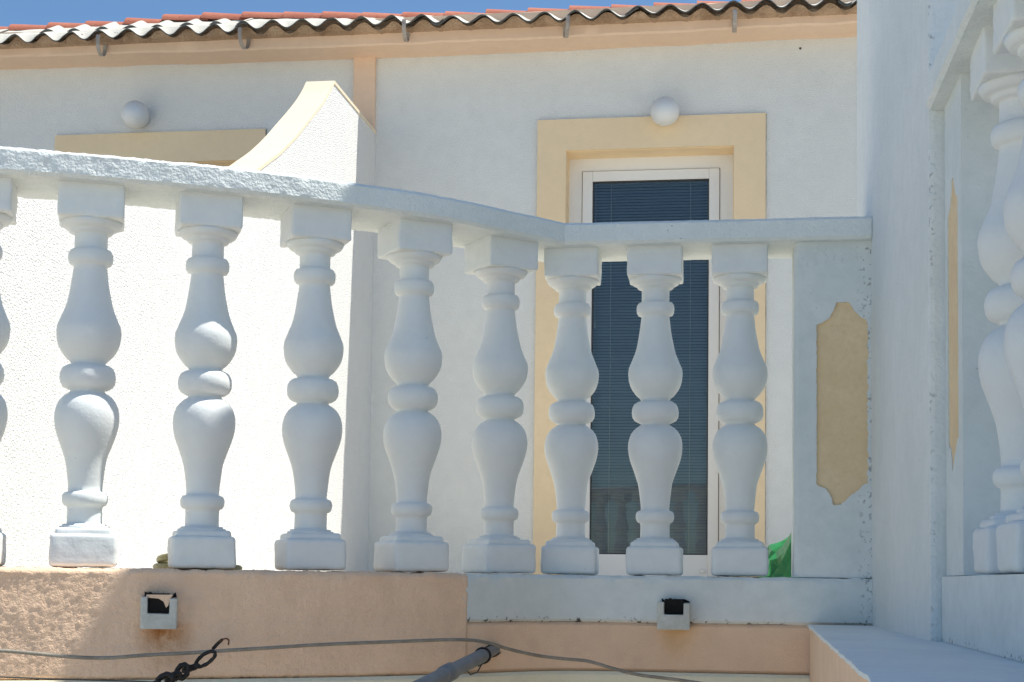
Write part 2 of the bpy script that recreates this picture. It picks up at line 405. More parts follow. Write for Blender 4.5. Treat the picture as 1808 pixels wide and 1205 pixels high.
# venetian blind behind the pane
BY = FY+.175
bl = thing('venetian_blind', 'closed blue grey venetian blind hanging behind the glass of the door', 'blind', ((ga0+ga1)/2, BY, gb0))
def bb(mb, name, m, **k):
    o = mb.build(name, m, bl, **k); o.location = -bl.location; return o
hr = MB(); hr.box(ga0-.02, ga1+.02, BY+.004, BY+.03, gb1-.004, gb1+.025); bb(hr, 'head_rail', 'slat')
pitch = .0148; sw2 = .0094; th = math.radians(48); slat = None
nsl = int((gb1-gb0)/pitch)
for i in range(nsl):
    z = gb1 - .012 - i*pitch
    if slat is None:
        mb = MB(); L = (ga1-ga0)/2+.015
        prof = [(-1, 0), (-.5, .0014), (0, .002), (.5, .0014), (1, 0)]
        vs = []
        for x in (-L, L):
            for s_, h in prof:
                vs.append((x, -s_*sw2*math.cos(th) - h*math.sin(th), s_*sw2*math.sin(th)*-1 + h*math.cos(th)*-1))
        mb.add(vs, [(k, k+1, k+6, k+5) for k in range(4)])
        slat = mb.build('slat', 'slat', bl, smooth=2); ob = slat
    else: ob = share(slat, 'slat', bl)
    ob.location = (0, .012, z - gb0); ob.rotation_euler.x = random.uniform(-.05, .05)
for px in (1077, 1218):
    x = P(px, 640, 1, BY-.004).x
    mb = MB(); mb.tube([(x, BY-.003, gb1-.005), (x+.001, BY-.004, 1.0), (x-.001, BY-.003, gb0+.004)], .0016, 6); bb(mb, 'ladder_cord', 'cord')
x = P(1051, 500, 1, BY).x; zb = P(1051, 562, 1, BY).z
mb = MB(); mb.tube([(x, BY-.008, gb1-.005), (x+.002, BY-.008, 1.6), (x, BY-.008, zb)], .0017, 6); pc = bb(mb, 'pull_cord', 'cord')
mb = MB(); mb.lathe([(.002, 0), (.003, -.01), (.007, -.045), (.005, -.052)], 12, (x, BY-.009, zb)); o = mb.build('tassel', 'cord', pc, smooth=True)

# corrugated sheets along the eaves
WAVE = .1462
def slope(x): return .55 - .165*min(1, max(0, (x+2.7)/1.0))
def sheet_z(x, d):
    wv = math.cos(2*math.pi*(x+3.461)/WAVE); L = min(1, max(0, (-1.35-x)/.6)); f = min(1, d/.055)
    return 2.634 + .021*wv*(1+.06*math.sin(x*7))*(1 - .93*f*L - .30*(1-L)*min(1, d/.14)) + .009*f*L + d*slope(x) + .005*math.sin(x*2.1) + .0015*noise.noise(Vector((x*25, d*10, 0)))
def sheet(x0, x1, lift):
    mb = MB(); nx = int((x1-x0)/.009); ys = [0, .012, .03, .055, .1, .17, .225]; n = len(ys)
    mats = []
    def zt(x, d):
        return sheet_z(x, d) + lift
    rows = []
    for i in range(nx+1):
        x = x0 + (x1-x0)*i/nx
        chip = .006*noise.noise(Vector((x*14, 3, 1))) + .004*noise.noise(Vector((x*50, 1, 1)))
        mb.v += [(x, 6.70 + (d if d else chip), zt(x, d)) for d in ys]
        mb.v += [(x, 6.70 + (d if d else chip), zt(x, d)-.0065) for d in ys]
    k = 2*n
    for i in range(nx):
        for j in range(n-1):
            mb.f.append((i*k+j, (i+1)*k+j, (i+1)*k+j+1, i*k+j+1)); mats.append(0)
            mb.f.append((i*k+n+j, i*k+n+j+1, (i+1)*k+n+j+1, (i+1)*k+n+j)); mats.append(1)
        mb.f.append((i*k, i*k+n, (i+1)*k+n, (i+1)*k)); mats.append(1)
    mb.f.append(tuple(range(n)) + tuple(range(2*n-1, n-1, -1))); mats.append(1)
    mb.f.append(tuple(nx*k+q for q in tuple(range(n)) + tuple(range(2*n-1, n-1, -1)))[::-1]); mats.append(1)
    me = bpy.data.meshes.new('corrugated_sheet'); me.from_pydata(mb.v, [], mb.f)
    me.materials.append(M['sheet']); me.materials.append(M['sheet_edge'])
    me.polygons.foreach_set('material_index', mats)
    o = bpy.data.objects.new('corrugated_sheet', me); COL.objects.link(o); o.parent = house; o.location = -HB
    return o
joints = [-4.6, -3.62, P(425, 50, 1, 6.70).x, -1.34, -.42, .55, 1.5, 2.4]
for i, (a, b) in enumerate(zip(joints, joints[1:])): sheet(a-.03, b+.03 if b < 2.3 else b, .0 if i % 2 else .009)
# second layer of sheet with its open wave ends showing on the slope, at the left
def upper_sheet(x0, x1):
    mb = MB(); nx = int((x1-x0)/.009); mats = []
    for i in range(nx+1):
        x = x0 + (x1-x0)*i/nx; wv = math.cos(2*math.pi*(x+3.461+.02)/WAVE)
        for d in (.075+.03*noise.noise(Vector((x*5, 0, 5))), .15, .225):
            z = sheet_z(x, d) + .009 + max(-.012, .014*wv - .0085 + .004*noise.noise(Vector((x*5, 2, 5))))
            mb.v += [(x, 6.70+d, z), (x, 6.70+d, z-.014)]
    for i in range(nx):
        for j in range(2):
            q = i*6+j*2; mb.f.append((q, q+6, q+8, q+2)); mats.append(0)
        q = i*6; mb.f.append((q, q+1, q+7, q+6)); mats.append(1)
    me = bpy.data.meshes.new('corrugated_sheet'); me.from_pydata(mb.v, [], mb.f)
    me.materials.append(M['sheet']); me.materials.append(M['sheet_edge']); me.polygons.foreach_set('material_index', mats)
    o = bpy.data.objects.new('corrugated_sheet', me); COL.objects.link(o); o.parent = house; o.location = -HB
upper_sheet(-3.40, -2.30)
# brown mortar stuffed between sheet and fascia
mb = MB(); n = 420; k = 5
for i in range(n+1):
    x = -4.6 + 7.0*i/n; wv = math.cos(2*math.pi*(x+3.461)/WAVE); r = noise.noise(Vector((x*11, 0, 2))); r2 = noise.noise(Vector((x*31, 4, 2)))
    top = 2.634 + .021*wv - .016 + .035*slope(x)
    y = 6.745 + .014*r + .006*r2
    for (yy, z) in ((6.83, 2.62), (y+.012, 2.632 + .006*r2), (y, min(top, 2.655 + .006*r)), (y+.01, top+.005), (6.86, top+.01)): mb.v.append((x, yy, z))
for i in range(n):
    for j in range(k-1): mb.f.append((i*k+j, (i+1)*k+j, (i+1)*k+j+1, i*k+j+1))
hb(mb, 'eaves_mortar', 'mortar_brown', smooth=True)
# main roof plane behind the tiles (not seen from the street)
mb = MB(); mb.add([(-4.6, 7.15, 2.76), (2.4, 7.15, 2.76), (2.4, 10.2, 3.35), (-4.6, 10.2, 3.35), (-4.6, 7.15, 2.71), (2.4, 7.15, 2.71), (2.4, 10.2, 3.3), (-4.6, 10.2, 3.3)],
                  [(0,1,2,3), (4,7,6,5), (0,4,5,1), (1,5,6,2), (2,6,7,3), (3,7,4,0)])
hb(mb, 'roof', 'tile')
# row of barrel tiles bedded in mortar
TP = [(-4.7, 2.80), (-3.668, 2.805), (-3.059, 2.806), (-2.759, 2.821), (-2.404, 2.820), (-2.082, 2.806), (-1.765, 2.793), (-1.536, 2.779), (-.752, 2.776), (.062, 2.773), (2.5, 2.765)]
def tz(x):
    for (a, za), (b, zb2) in zip(TP, TP[1:]):
        if a <= x <= b: return za + (zb2-za)*(x-a)/(b-a)
    return TP[-1][1]
TY = 6.98; tl = None; x = -4.6; i = 0
while x < 2.3:
    L = .205
    if tl is None:
        mb = MB(); sg = 12
        def arc(xx, r): return [(xx, -r*math.cos(math.pi*q/sg), r*.62*math.sin(math.pi*q/sg)) for q in range(sg+1)]
        A, B, C_, D = arc(0, .092), arc(.235, .080), arc(0, .080), arc(.235, .068)
        m1 = sg+1; mb.v = A+B+C_+D
        for q in range(sg):
            mb.f += [(q, q+1, m1+q+1, m1+q), (2*m1+q, 3*m1+q, 3*m1+q+1, 2*m1+q+1), (q, 2*m1+q, 2*m1+q+1, q+1), (m1+q, m1+q+1, 3*m1+q+1, 3*m1+q)]
        tl = hb(mb, 'roof_tile', 'tile', smooth=True); t = tl
    else: t = share(tl, 'roof_tile', house)
    t.location = Vector((x, TY + random.uniform(-.006, .006), tz(x+.05) - .057 + random.uniform(-.003, .003))) - HB
    t.rotation_euler = (random.uniform(-.04, .04), .045 + random.uniform(-.01, .012), random.uniform(-.02, .02))
    x += L + random.uniform(-.006, .006); i += 1
mb = MB(); n = 300; k = 4
for i in range(n+1):
    x = -4.6 + 7*i/n; r = noise.noise(Vector((x*8, 1, 7))); r2 = noise.noise(Vector((x*27, 1, 7)))
    z = tz(x)
    for (yy, zz) in ((TY-.06+.01*r, z-.17), (TY-.085+.008*r2, z-.10+.006*r), (TY-.078, z-.066+.007*r2+.004*r), (TY+.06, z-.05)): mb.v.append((x, yy, zz))
for i in range(n):
    for j in range(k-1): mb.f.append((i*k+j, (i+1)*k+j, (i+1)*k+j+1, i*k+j+1))
hb(mb, 'tile_mortar', 'mortar', smooth=True)
# gutter straps: half hoops that no longer carry a gutter
bk = None
for px, py, rot in ((180, 68, .10), (432, 55, -.06), (717, 41, .05), (1000, 34, .22), (1297, 24, .02)):
    c = P(px, py, 1, 6.76)
    if bk is None:
        mb = MB(); pts = [(.06, .030), (.05, -.001)] + [(-.005+.056*math.cos(q), -.030+.058*math.sin(q)) for q in [math.radians(t) for t in range(0, -181, -15)]] + [(-.061, -.012), (-.058, -.004)]
        pts[1] = (.051, -.005)
        hw, tk = .0095, .0014
        nrm = []
        for i, p in enumerate(pts):
            a = pts[max(i-1, 0)]; b = pts[min(i+1, len(pts)-1)]; dx, dz = b[0]-a[0], b[1]-a[1]; L = math.hypot(dx, dz); nrm.append((-dz/L*tk, dx/L*tk))
        for (py_, pz), (ny, nz_) in zip(pts, nrm):
            mb.v += [(-hw, py_+ny, pz+nz_), (hw, py_+ny, pz+nz_), (hw, py_-ny, pz-nz_), (-hw, py_-ny, pz-nz_)]
        for i in range(len(pts)-1):
            for j in range(4): mb.f.append((i*4+j, i*4+(j+1) % 4, i*4+4+(j+1) % 4, i*4+4+j))
        mb.f += [(0, 1, 2, 3), tuple(len(mb.v)-4+q for q in (3, 2, 1, 0))]
        bk = hb(mb, 'gutter_bracket', 'bracket', smooth=True); ob = bk
    else: ob = share(bk, 'gutter_bracket', house)
    ob.location = c - HB; ob.rotation_euler.z = rot
# ------------------------------------------------------------------ globe lamps
def lamp(px, py, label):
    c = P(px, py, 1, FY-.085); r = .069
    t = thing('wall_lamp', label, 'lamp', (c.x, FY, c.z), 'globe lamps above the doors')
    mb = MB(); pr = [(max(.0005, r*math.sin(q)), -r*math.cos(q)) for q in [math.pi*k/28 for k in range(29)]]
    mb.lathe(pr, 44); gl = mb.build('globe', 'globe', t, smooth=2); gl.location = (0, -.085, 0); gl.rotation_euler.x = math.radians(90)
    mb = MB(); mb.lathe([(.042, 0), (.042, .010), (.033, .018), (.033, .034)], 28)
    m_ = mb.build('mount', 'lampbase', t, smooth=True); m_.rotation_euler.x = math.radians(90); m_.location = (0, -.001, 0)
    mb = MB(); mb.lathe([(.036, .018), (.038, .022), (.036, .028)], 28)
    k_ = mb.build('collar', 'seal', t, smooth=True); k_.rotation_euler.x = math.radians(90); k_.location = (0, -.001, 0)
lamp(1174, 197, 'white globe lamp over the door with the blue blind')
lamp(239, 203, 'white globe lamp at the left, left of the curved dividing wall')
# ------------------------------------------------------------------ dividing wall with the swept top
WX0, WX1 = -1.822, -1.700
prof = [(2.36, .90), (3.0, .93), (3.4, .99), (3.8, 1.09), (4.2, 1.185), (4.6, 1.288), (4.9, 1.375), (5.12, 1.472), (5.29, 1.56), (5.455, 1.648), (5.63, 1.755), (5.80, 1.870), (5.95, 1.972), (6.06, 2.052), (6.14, 2.118), (6.205, 2.182)]
fine = [tuple(v) for v in catmull([(a, b) for a, b in prof], 6)]
top = fine + [(FY-.001, 2.200)]
dv = thing('dividing_wall', 'sunlit white wall with concave swept top, running from house to balustrade', 'wall', (-1.76, 6.6, ZF))
def dvb(mb, name, m, **k):
    o = mb.build(name, m, dv, **k); o.location = -dv.location; return o
mb = MB(); mb.prism([(2.36, ZF-.14)] + [(a, b-.013) for a, b in top] + [(FY-.001, ZF-.14)], lambda a, b, d: (d, a, b), WX0, WX1); dvb(mb, 'wall_body', 'stucco_lit')
mb = MB(); k = 4
for a, b in top:
    j = .002*noise.noise(Vector((a*8, b*8, 0)))
    for x, z in ((WX0-.003, b), (WX1+.003+j, b), (WX1+.003+j, b-.014), (WX0-.003, b-.014)): mb.v.append((x, a, z))
for i in range(len(top)-1):
    for j in range(4): mb.f.append((i*4+j, i*4+(j+1) % 4, i*4+4+(j+1) % 4, i*4+4+j))
mb.f += [(0, 1, 2, 3), tuple(len(mb.v)-4+q for q in (3, 2, 1, 0))]
dvb(mb, 'coping', 'coping')
# ------------------------------------------------------------------ terrace parapet base
base = thing('terrace_parapet', 'low peach and white rendered parapet wall carrying the curved balustrade', 'wall', (-.5, 2.95, ZG))
def bsb(mb, name, m, **k):
    o = mb.build(name, m, base, **k); o.location = -base.location; return o
rough_top = lambda c: .0035*noise.noise(Vector(c)*35) if c[2] > -.012 else .0015*noise.noise(Vector(c)*18)
def grain(c):
    v = Vector(c); a_ = noise.noise(v*150); b2 = noise.noise(v*245 + Vector((5, 0, 0)))
    return .0015*a_ + .0012*b2 + rough_top(c)
kfine = resample(kpath[:iw+2], .0038); kfine = kfine[next(i for i, p in enumerate(kfine) if p.x > -1.75):]
mb = MB(); sweep(mb, kfine, rect_section(-.10, .0805, -.195, -.001, .0038)); bsb(mb, 'curved_parapet', 'peach_low', smooth=2, displace=grain)
mb = MB(); sweep(mb, kpath, rect_section(-.10, .080, -.195, -.001, .03), 0, next(i for i, p in enumerate(kpath) if p.x > -1.752)); bsb(mb, 'parapet_end', 'peach_low', smooth=True)
mb = MB(); sweep(mb, kpath, rect_section(-.10, .080, -.0955, -.001, .012), iw, len(path)); bsb(mb, 'white_kerb', 'white_dirty', smooth=True, displace=rough_top)
mb = MB(); sweep(mb, kpath, rect_section(-.10, .077, -.195, -.096, .015), iw, len(path)); bsb(mb, 'straight_parapet', 'peach_low', smooth=True)
mb = MB(); sweep(mb, kpath, rect_section(-.12, .091, ZG, -.1955, 2.8), 0, len(path)); bsb(mb, 'lower_wall', 'cream', smooth=True)
# drain spouts
def spout(px0, px1, py0, py1, hx0, hx1, hy1, y, out, rz, chip):
    a = P(px0, py1, 1, y-out); b = P(px1, py0, 1, y-out); h0 = P(hx0, hy1, 1, y-out); h1 = P(hx1, py0, 1, y-out)
    w_, h_ = b.x-a.x, b.z-a.z; l0, l1, lz = h0.x-a.x, h1.x-a.x, h0.z-a.z
    mb = MB(); L = out+.05
    mb.prism([(0, 0), (w_, 0), (w_, h_-.003), (l1, h_-.002), (l1, lz), (l0, lz), (l0, h_), (0, h_)], lambda a_, b2, d: (a_, d, b2), 0, L)
    o = bsb(mb, 'drain_spout', 'spout', bevel=.0025, displace=nfun(.0012, 60)); o.location = Vector((a.x, y-out, a.z)) - base.location; o.rotation_euler.z = rz
    q = MB(); q.box(l0+.001, l1-.001, out*.55, L, lz+.0015, h_+.006); q.build('drain_hole', 'hole', o)
    q = MB(); pts = [(l0-.006, h_-.001)] + [(l0-.006 + (l1-l0+.016)*s_/10, h_ + .001 + .008*random.random()) for s_ in range(11)] + [(l1+.012, h_-.001)]
    q.prism(pts, lambda u, z, d: (u, d, z), out-.0025, out+.01); q.build('broken_edge', 'hole', o)
    if chip:
        q = MB(); q.prism([(l0-.002, h_+.004), (l0-.004, h_-.001), (l0+(l1-l0)*.5, h_-.003), (l0+(l1-l0)*.72, h_-.008), (l0+(l1-l0)*.85, h_-.019), (l1-.002, h_-.015), (l1+.001, h_-.003), (l1+.006, h_+.004)],
            lambda u, z, d: (u, d, z), out*.35, out+.012); q.build('plaster_chip', 'peach_low', o)
spout(247, 309, 1055, 1111, 259, 296, 1084, 2.475, .022, math.radians(20), 1)
spout(1160, 1218, 1064, 1112, 1172, 1207, 1086, 3.02, .045, 0, 0)
# ledge and return wall on the right
lw = MB(); e = [(.176, 2.985), (.128, 1.27), (.118, .9)]
lw.prism([(.176, 3.008), (.128, 1.27), (.118, .9), (.60, .9), (.60, 2.199), (.302, 2.199), (.302, 3.008)], lambda a, b, d: (a, b, d), ZG, -.099)
bsb(lw, 'return_wall', 'peach_low')
lg = MB(); pts = []
for i in range(90):
    t = i/89; yy = 3.012 - t*(3.012-.9); xx = .176 + (.118-.176)*t
    pts.append((xx + .005*noise.noise(Vector((yy*22, 0, 3))) + .003*noise.noise(Vector((yy*70, 0, 3))) - .003, yy))
pts += [(.60, .9), (.60, 2.199), (.302, 2.199), (.302, 3.012)]
lg.prism(pts, lambda a, b, d: (a, b, d), -.0985, -.094); bsb(lg, 'ledge', 'ledge')
# ------------------------------------------------------------------ house corner on the right
sh = thing('side_house', 'tall white house corner on the right where both balustrades end', 'house', (1.5, 2.7, ZG))
def shb(mb, name, m, **k):
    o = mb.build(name, m, sh, **k); o.location = -sh.location; return o
mb = MB(); mb.box(.30, 3.6, 2.2, 3.35, ZG, 2.62); shb(mb, 'wall', 'column', bevel=.008)
mb = MB(); mb.box(.30, 3.6, 1.35, 3.35, 2.622, 2.80); shb(mb, 'roof_slab', 'column')
mb = MB(); mb.box(.61, 3.6, .9, 2.198, ZG, -.10); shb(mb, 'terrace_base', 'peach_low')
mb = MB(); mb.box(3.4, 3.6, 1.36, 1.56, -.10, 2.62); shb(mb, 'corner_post', 'column')
# ------------------------------------------------------------------ balusters
BODY = [(.0300, .060), (.0440, .0690), (.0445, .0725), (.0430, .0750), (.0390, .0755), (.0385, .0785), (.0310, .0793), (.0304, .083), (.0303, .106), (.0312, .1105),
        (.0365, .1125), (.0395, .1175), (.0404, .1240), (.0395, .1305), (.0365, .1350), (.0312, .1368), (.0298, .1385), (.0303, .148), (.0317, .1634), (.0334, .178), (.0357, .192), (.0395, .205), (.0440, .217), (.0487, .230), (.0530, .2427),
        (.0559, .256), (.0573, .268), (.0568, .280), (.0544, .290), (.0505, .299), (.0453, .306), (.0390, .3118), (.0330, .3155), (.0304, .3180), (.0306, .3205), (.0370, .3225), (.0440, .327), (.0480, .334), (.0494, .344), (.0482, .354), (.0445, .361), (.0375, .3655), (.0308, .3670),
        (.0297, .3690), (.0325, .3735), (.0400, .380), (.0482, .391), (.0530, .400), (.0558, .410), (.0573, .426), (.0558, .437), (.0519, .446), (.0475, .457), (.0436, .467), (.0400, .480), (.0373, .4925), (.0347, .505), (.0327, .518), (.0308, .534), (.0294, .546), (.0308, .5485),
        (.0362, .5505), (.0390, .5555), (.0398, .5630), (.0390, .5705), (.0362, .5755), (.0302, .5775), (.0292, .579), (.0292, .603), (.0300, .6065), (.0365, .6070), (.0385, .6095), (.0395, .6132), (.0400, .6142), (.0465, .6150), (.0500, .6172), (.0532, .6215), (.0558, .6278), (.0300, .6290)]
def block(z0, z1, h, taper=0.0, r=.0035):
    bm = bmesh.new(); n = 5
    bmesh.ops.create_cube(bm, size=1)
    for v in bm.verts:
        s = 1.0
        v.co = Vector((v.co.x*2*h, v.co.y*2*h, z0 + (v.co.z+.5)*(z1-z0)))
    bmesh.ops.bevel(bm, geom=bm.edges[:], offset=r, segments=3, profile=.5, affect='EDGES')
    bmesh.ops.subdivide_edges(bm, edges=[e for e in bm.edges if e.calc_length() > .03], cuts=8, use_grid_fill=True)
    mb = MB(); bm.verts.index_update(); mb.v = [tuple(v.co) for v in bm.verts]; mb.f = [tuple(v.index for v in f.verts) for f in bm.faces]; bm.free(); return mb
body0 = None; bases = []; caps = []
def tile_steps(): pass
def baluster(parent, x, y, rz, k, lean=(0, 0)):
    global body0
    if body0 is None:
        mb = MB(); mb.lathe(BODY, 48)
        body0 = mb.build('baluster', 'white', parent, smooth=2, displace=lambda c: .0007*noise.noise(Vector(c)*28) + .0004*noise.noise(Vector(c)*75)); b = body0
        for q in range(4):
            off = Vector((q*13.1, 0, 0))
            bb0 = block(.0022, .0605, .0575, r=.007); sb = block(.050, .0715, .0492, r=.0065)
            bases.append(bb0.add(sb.v, sb.f)); caps.append(block(.6270, .691, .0572, r=.004))
    else: b = share(body0, 'baluster', parent)
    b.location = Vector((x, y, 0)) - parent.location; b.rotation_euler = (lean[0], lean[1], rz)
    sd = Vector((k*3.7, k*1.3, 0))
    fn = lambda c: .0016*noise.noise((Vector(c)+sd)*38) + .0009*noise.noise((Vector(c)+sd)*95)
    q = bases[k % 4]; m1 = MB(); m1.v = list(q.v); m1.f = list(q.f); m1.build('base_block', 'block', b, smooth=True, displace=fn)
    q = caps[k % 4]; m2 = MB(); m2.v = list(q.v); m2.f = list(q.f); m2.build('cap_block', 'block', b, smooth=True, displace=fn)
    return b
def pilaster(parent, loc, rz, W_, T, a0, a1, seed, dp=.006):
    """masonry end pilaster, front on local -Y, with a ragged recessed panel"""
    rnd = random.Random(seed)
    jit = lambda v, s: v + rnd.uniform(-s, s)
    raw = [(a0, .190), (a0, .515), (a0+.012, .520), (a0+.024, .527), (a0+.034, .545), (a0+.040, .561), (a1-.036, .561), (a1-.030, .548), (a1-.018, .533), (a1-.002, .524), (a1, .515),
           (a1, .190), (a1-.012, .186), (a1-.028, .172), (a1-.040, .160), (a1-.054, .148), (a0+.034, .147), (a0+.028, .165), (a0+.018, .181), (a0+.002, .186)]
    hole = []
    for (p, q) in zip(raw, raw[1:]+raw[:1]):
        L = math.hypot(q[0]-p[0], q[1]-p[1]); n = max(1, int(L/.005))
        for i in range(n):
            t = i/n; s = .0011
            if p[0] > a0+.06 and min(p[1], q[1]) < .5: s = .0021
            hole.append((jit(p[0]+(q[0]-p[0])*t, s), jit(p[1]+(q[1]-p[1])*t, s)))
    z0, z1 = .0005, .691
    bm = bmesh.new()
    ch_ = .008; outer = [(ch_, z0), (W_, z0), (W_, z1), (ch_, z1)]
    vo = [bm.verts.new((a, 0, z)) for a, z in outer]; vh = [bm.verts.new((a, 0, z)) for a, z in hole]
    es = [bm.edges.new((vo[i], vo[(i+1) % 4])) for i in range(4)] + [bm.edges.new((vh[i], vh[(i+1) % len(vh)])) for i in range(len(vh))]
    bmesh.ops.triangle_fill(bm, edges=es, use_beauty=True, normal=(0, -1, 0))
    vb = [bm.verts.new((a, dp, z)) for a, z in hole]
    for i in range(len(vh)):
        j = (i+1) % len(vh); bm.faces.new((vh[i], vh[j], vb[j], vb[i]))
    vt = [bm.verts.new((a if a > ch_ else 0, T, z)) for a, z in outer]
    c0 = bm.verts.new((0, ch_, z0)); c1 = bm.verts.new((0, ch_, z1))
    bm.faces.new((vo[0], vo[1], vt[1], vt[0], c0)); bm.faces.new((vo[1], vo[2], vt[2], vt[1])); bm.faces.new((vo[2], vo[3], c1, vt[3], vt[2]))
    bm.faces.new((vo[3], vo[0], c0, c1)); bm.faces.new((c1, c0, vt[0], vt[3])); bm.faces.new(vt)
    mb = MB(); bm.verts.index_update(); mb.v = [tuple(v.co) for v in bm.verts]; mb.f = [tuple(v.index for v in f.verts) for f in bm.faces]; bm.free()
    o = mb.build('end_pilaster', 'white_dirty', parent); o.location = Vector(loc) - parent.location; o.rotation_euler.z = rz
    q = MB(); q.prism([(a0-.004, .135), (a1+.004, .135), (a1+.004, .57), (a0-.004, .57)], lambda a, z, d: (a, d, z), dp-.0005, .02)
    q.build('recessed_panel', 'panel', o)
    return o
R = math.radians
bal = thing('balustrade', 'white curved balustrade of turned balusters on the peach and white parapet', 'balustrade', (-.5, 2.95, 0))
spots = [(-1.316, 2.445, 22, 0), (-1.135, 2.516, 23, -.004), (-.947, 2.605, 25, -.002), (-.772, 2.715, 29, -.003), (-.603, 2.840, 35, -.005), (-.453, 3.000, 38, -.005), (-.315, 3.1, 1, -.001), (-.137, 3.1, 0, -.004), (.039, 3.1, -1, -.003)]
for k, (x, y, a, ln) in enumerate(spots): baluster(bal, x, y, R(a), k, (0, ln))
amp = lambda c: .35 + .5*min(1, max(0, (-.50-c[0])/.35))
rail = MB(); sweep(rail, resample(path, .0048), rect_section(-.090, .091, .686, .732, .0048))
o = rail.build('rail', 'white_rail', bal, smooth=True, displace=lambda c: amp(c)*(.0013*noise.noise(Vector(c)*55) + .0017*noise.noise(Vector(c)*130) - .0022*max(0, noise.noise(Vector(c)*85 + Vector((0, 3, 0)))-.25)) + .0012*noise.noise(Vector(c)*9))
o.location = -bal.location
pilaster(bal, (.147, 3.034, 0), 0, .1535, .13, .044, .146, 3)
# nearer balustrade on the right, seen almost end on
bal2 = thing('balustrade', 'white balustrade at the right edge, running toward the viewer from the house corner', 'balustrade', (.381, 1.8, 0))
for k, y in enumerate((1.928, 1.754, 1.580, 1.406)): baluster(bal2, .381, y, R(1.0 if k else -1), k+2, (0, 0))
pilaster(bal2, (.322, 2.199, 0), -math.pi/2, .157, .13, .030, .122, 5, .0022)
pilaster(bal2, (.322, 1.31, 0), -math.pi/2, .157, .13, .030, .122, 8, .0022)
rp = resample([Vector((.381, 2.199)), Vector((.381, 1.15))], STEP)
rail = MB(); sweep(rail, [Vector((p.x, p.y)) for p in rp], rect_section(-.085, .085, .686, .732, .0085))
o = rail.build('rail', 'white_rail', bal2, smooth=True, displace=lambda c: .0012*noise.noise(Vector(c)*40) + .001*noise.noise(Vector(c)*9)); o.location = -bal2.location
mb = MB(); mb.box(.316, .47, 1.10, 2.199, -.0935, -.0005); o = mb.build('kerb', 'white_dirty', bal2); o.location = -bal2.location
# ------------------------------------------------------------------ pipe, cables, black chain
A = P(893, 1137, 1, 3.023) + Vector((.0, .01, 0)); B = P(745, 1212, 1, 2.3); D = (B-A).normalized(); Lp = (B-A).length
pp = thing('pipe', 'grey galvanised pipe sticking out of the peach wall with a black tie', 'pipe', A)
def along(d): return D*d
mb = MB(); mb.tube([along(-.03), along(.26)], .0104, 24); mb.build('inner_tube', 'pipe', pp, smooth=True)
mb = MB(); mb.tube([along(.25), along(.256), along(.52)], [.0118, .0130, .0130], 24); mb.tube([along(.52), along(1.5)], .0130, 24); mb.build('outer_tube', 'pipe', pp, smooth=True)
mb = MB(); mb.tube([along(.52), along(.524), along(.575), along(.58)], [.0132, .0160, .0160, .0132], 24); mb.build('sleeve', 'pipe', pp, smooth=True)
mb = MB(); mb.tube([along(-.006), along(.004), along(.007)], [.0150, .0150, .0120], 24); mb.build('wall_collar', 'pipe', pp, smooth=True)
pa = D.cross(Vector((0, 0, 1))).normalized(); pb = pa.cross(D)
def ring(d0, d1, r): return [along(d0 + (d1-d0)*(.5-.5*math.cos(q))) + (pa*math.cos(q) + pb*math.sin(q))*r for q in [2*math.pi*k/28 for k in range(28)]]
mb = MB(); mb.tube(ring(.252, .246, .0143), .0024, 7, closed=True); mb.tube(ring(.19, .12, .0120), .0014, 7, closed=True)
tail = [along(.252) - pb*.015 + pa*.006, along(.24) - pb*.021 + pa*.010, along(.19) - pb*.022 + pa*.012, along(.10) - pb*.022 + pa*.014]
mb.tube(tail, .0016, 7)
tail2 = [along(.255) - pb*.015, along(.30) - pb*.026, along(.36) - pb*.024, along(.39) - pb*.014]; mb.tube(tail2, .0012, 7); mb.build('tie', 'black', pp, smooth=True)
# grey cable hanging just clear of the parapet, lying over the pipe
def front_y(px, py, off):
    """point on the ray of a pixel that lies off metres in front of the parapet face"""
    best = None
    for i in range(0, len(path), 2):
        q = path[i] + normal_at(path, i)*(.08+off); r = RM @ Vector(((px-PX)/F, -(py-PY)/F, -1))
        d = abs(q.x*r.y - q.y*r.x)
        if best is None or d < best[0]: best = (d, q, r)
    r = best[2]; return CAM + r*(best[1].y/r.y)
cp = [(-160, 1139), (0, 1149), (70, 1155), (130, 1160.5), (190, 1162), (260, 1157), (330, 1153.5), (400, 1149), (480, 1144), (560, 1139), (640, 1135.5), (720, 1132.5), (790, 1130), (835, 1131), (868, 1137), (900, 1147), (950, 1158), (1000, 1163), (1040, 1167), (1085, 1180), (1130, 1191), (1200, 1200), (1300, 1216), (1480, 1250)]
cpts = [front_y(x, y, .045 if x < 1100 else .045) for x, y in cp]
def smooth3(c, n=8):
    out = []
    for i in range(len(c)-1):
        p0, p1, p2, p3 = c[max(i-1, 0)], c[i], c[i+1], c[min(i+2, len(c)-1)]
        for k in range(n):
            t = k/n; out.append(.5*((2*p1) + (p2-p0)*t + (2*p0-5*p1+4*p2-p3)*t*t + (3*p1-p0-3*p2+p3)*t**3))
    return out + [c[-1]]
cpts = [Vector((p.x, min(p.y, 2.955), p.z)) for p in cpts]
mb = MB(); mb.tube(smooth3(cpts), .0034, 10); tag(mb.build('cable', 'cable', smooth=2), 'grey weathered cable sagging along the peach parapet and over the pipe', 'cable')
c2 = [front_y(x, y, .03) for x, y in ((-120, 1192), (0, 1195.5), (90, 1199), (180, 1202), (260, 1204.5), (340, 1213), (480, 1235))]
mb = MB(); mb.tube(smooth3(c2), .0014, 8); tag(mb.build('wire', 'wire', smooth=2), 'thin dark wire along the bottom left edge below the grey cable', 'wire')
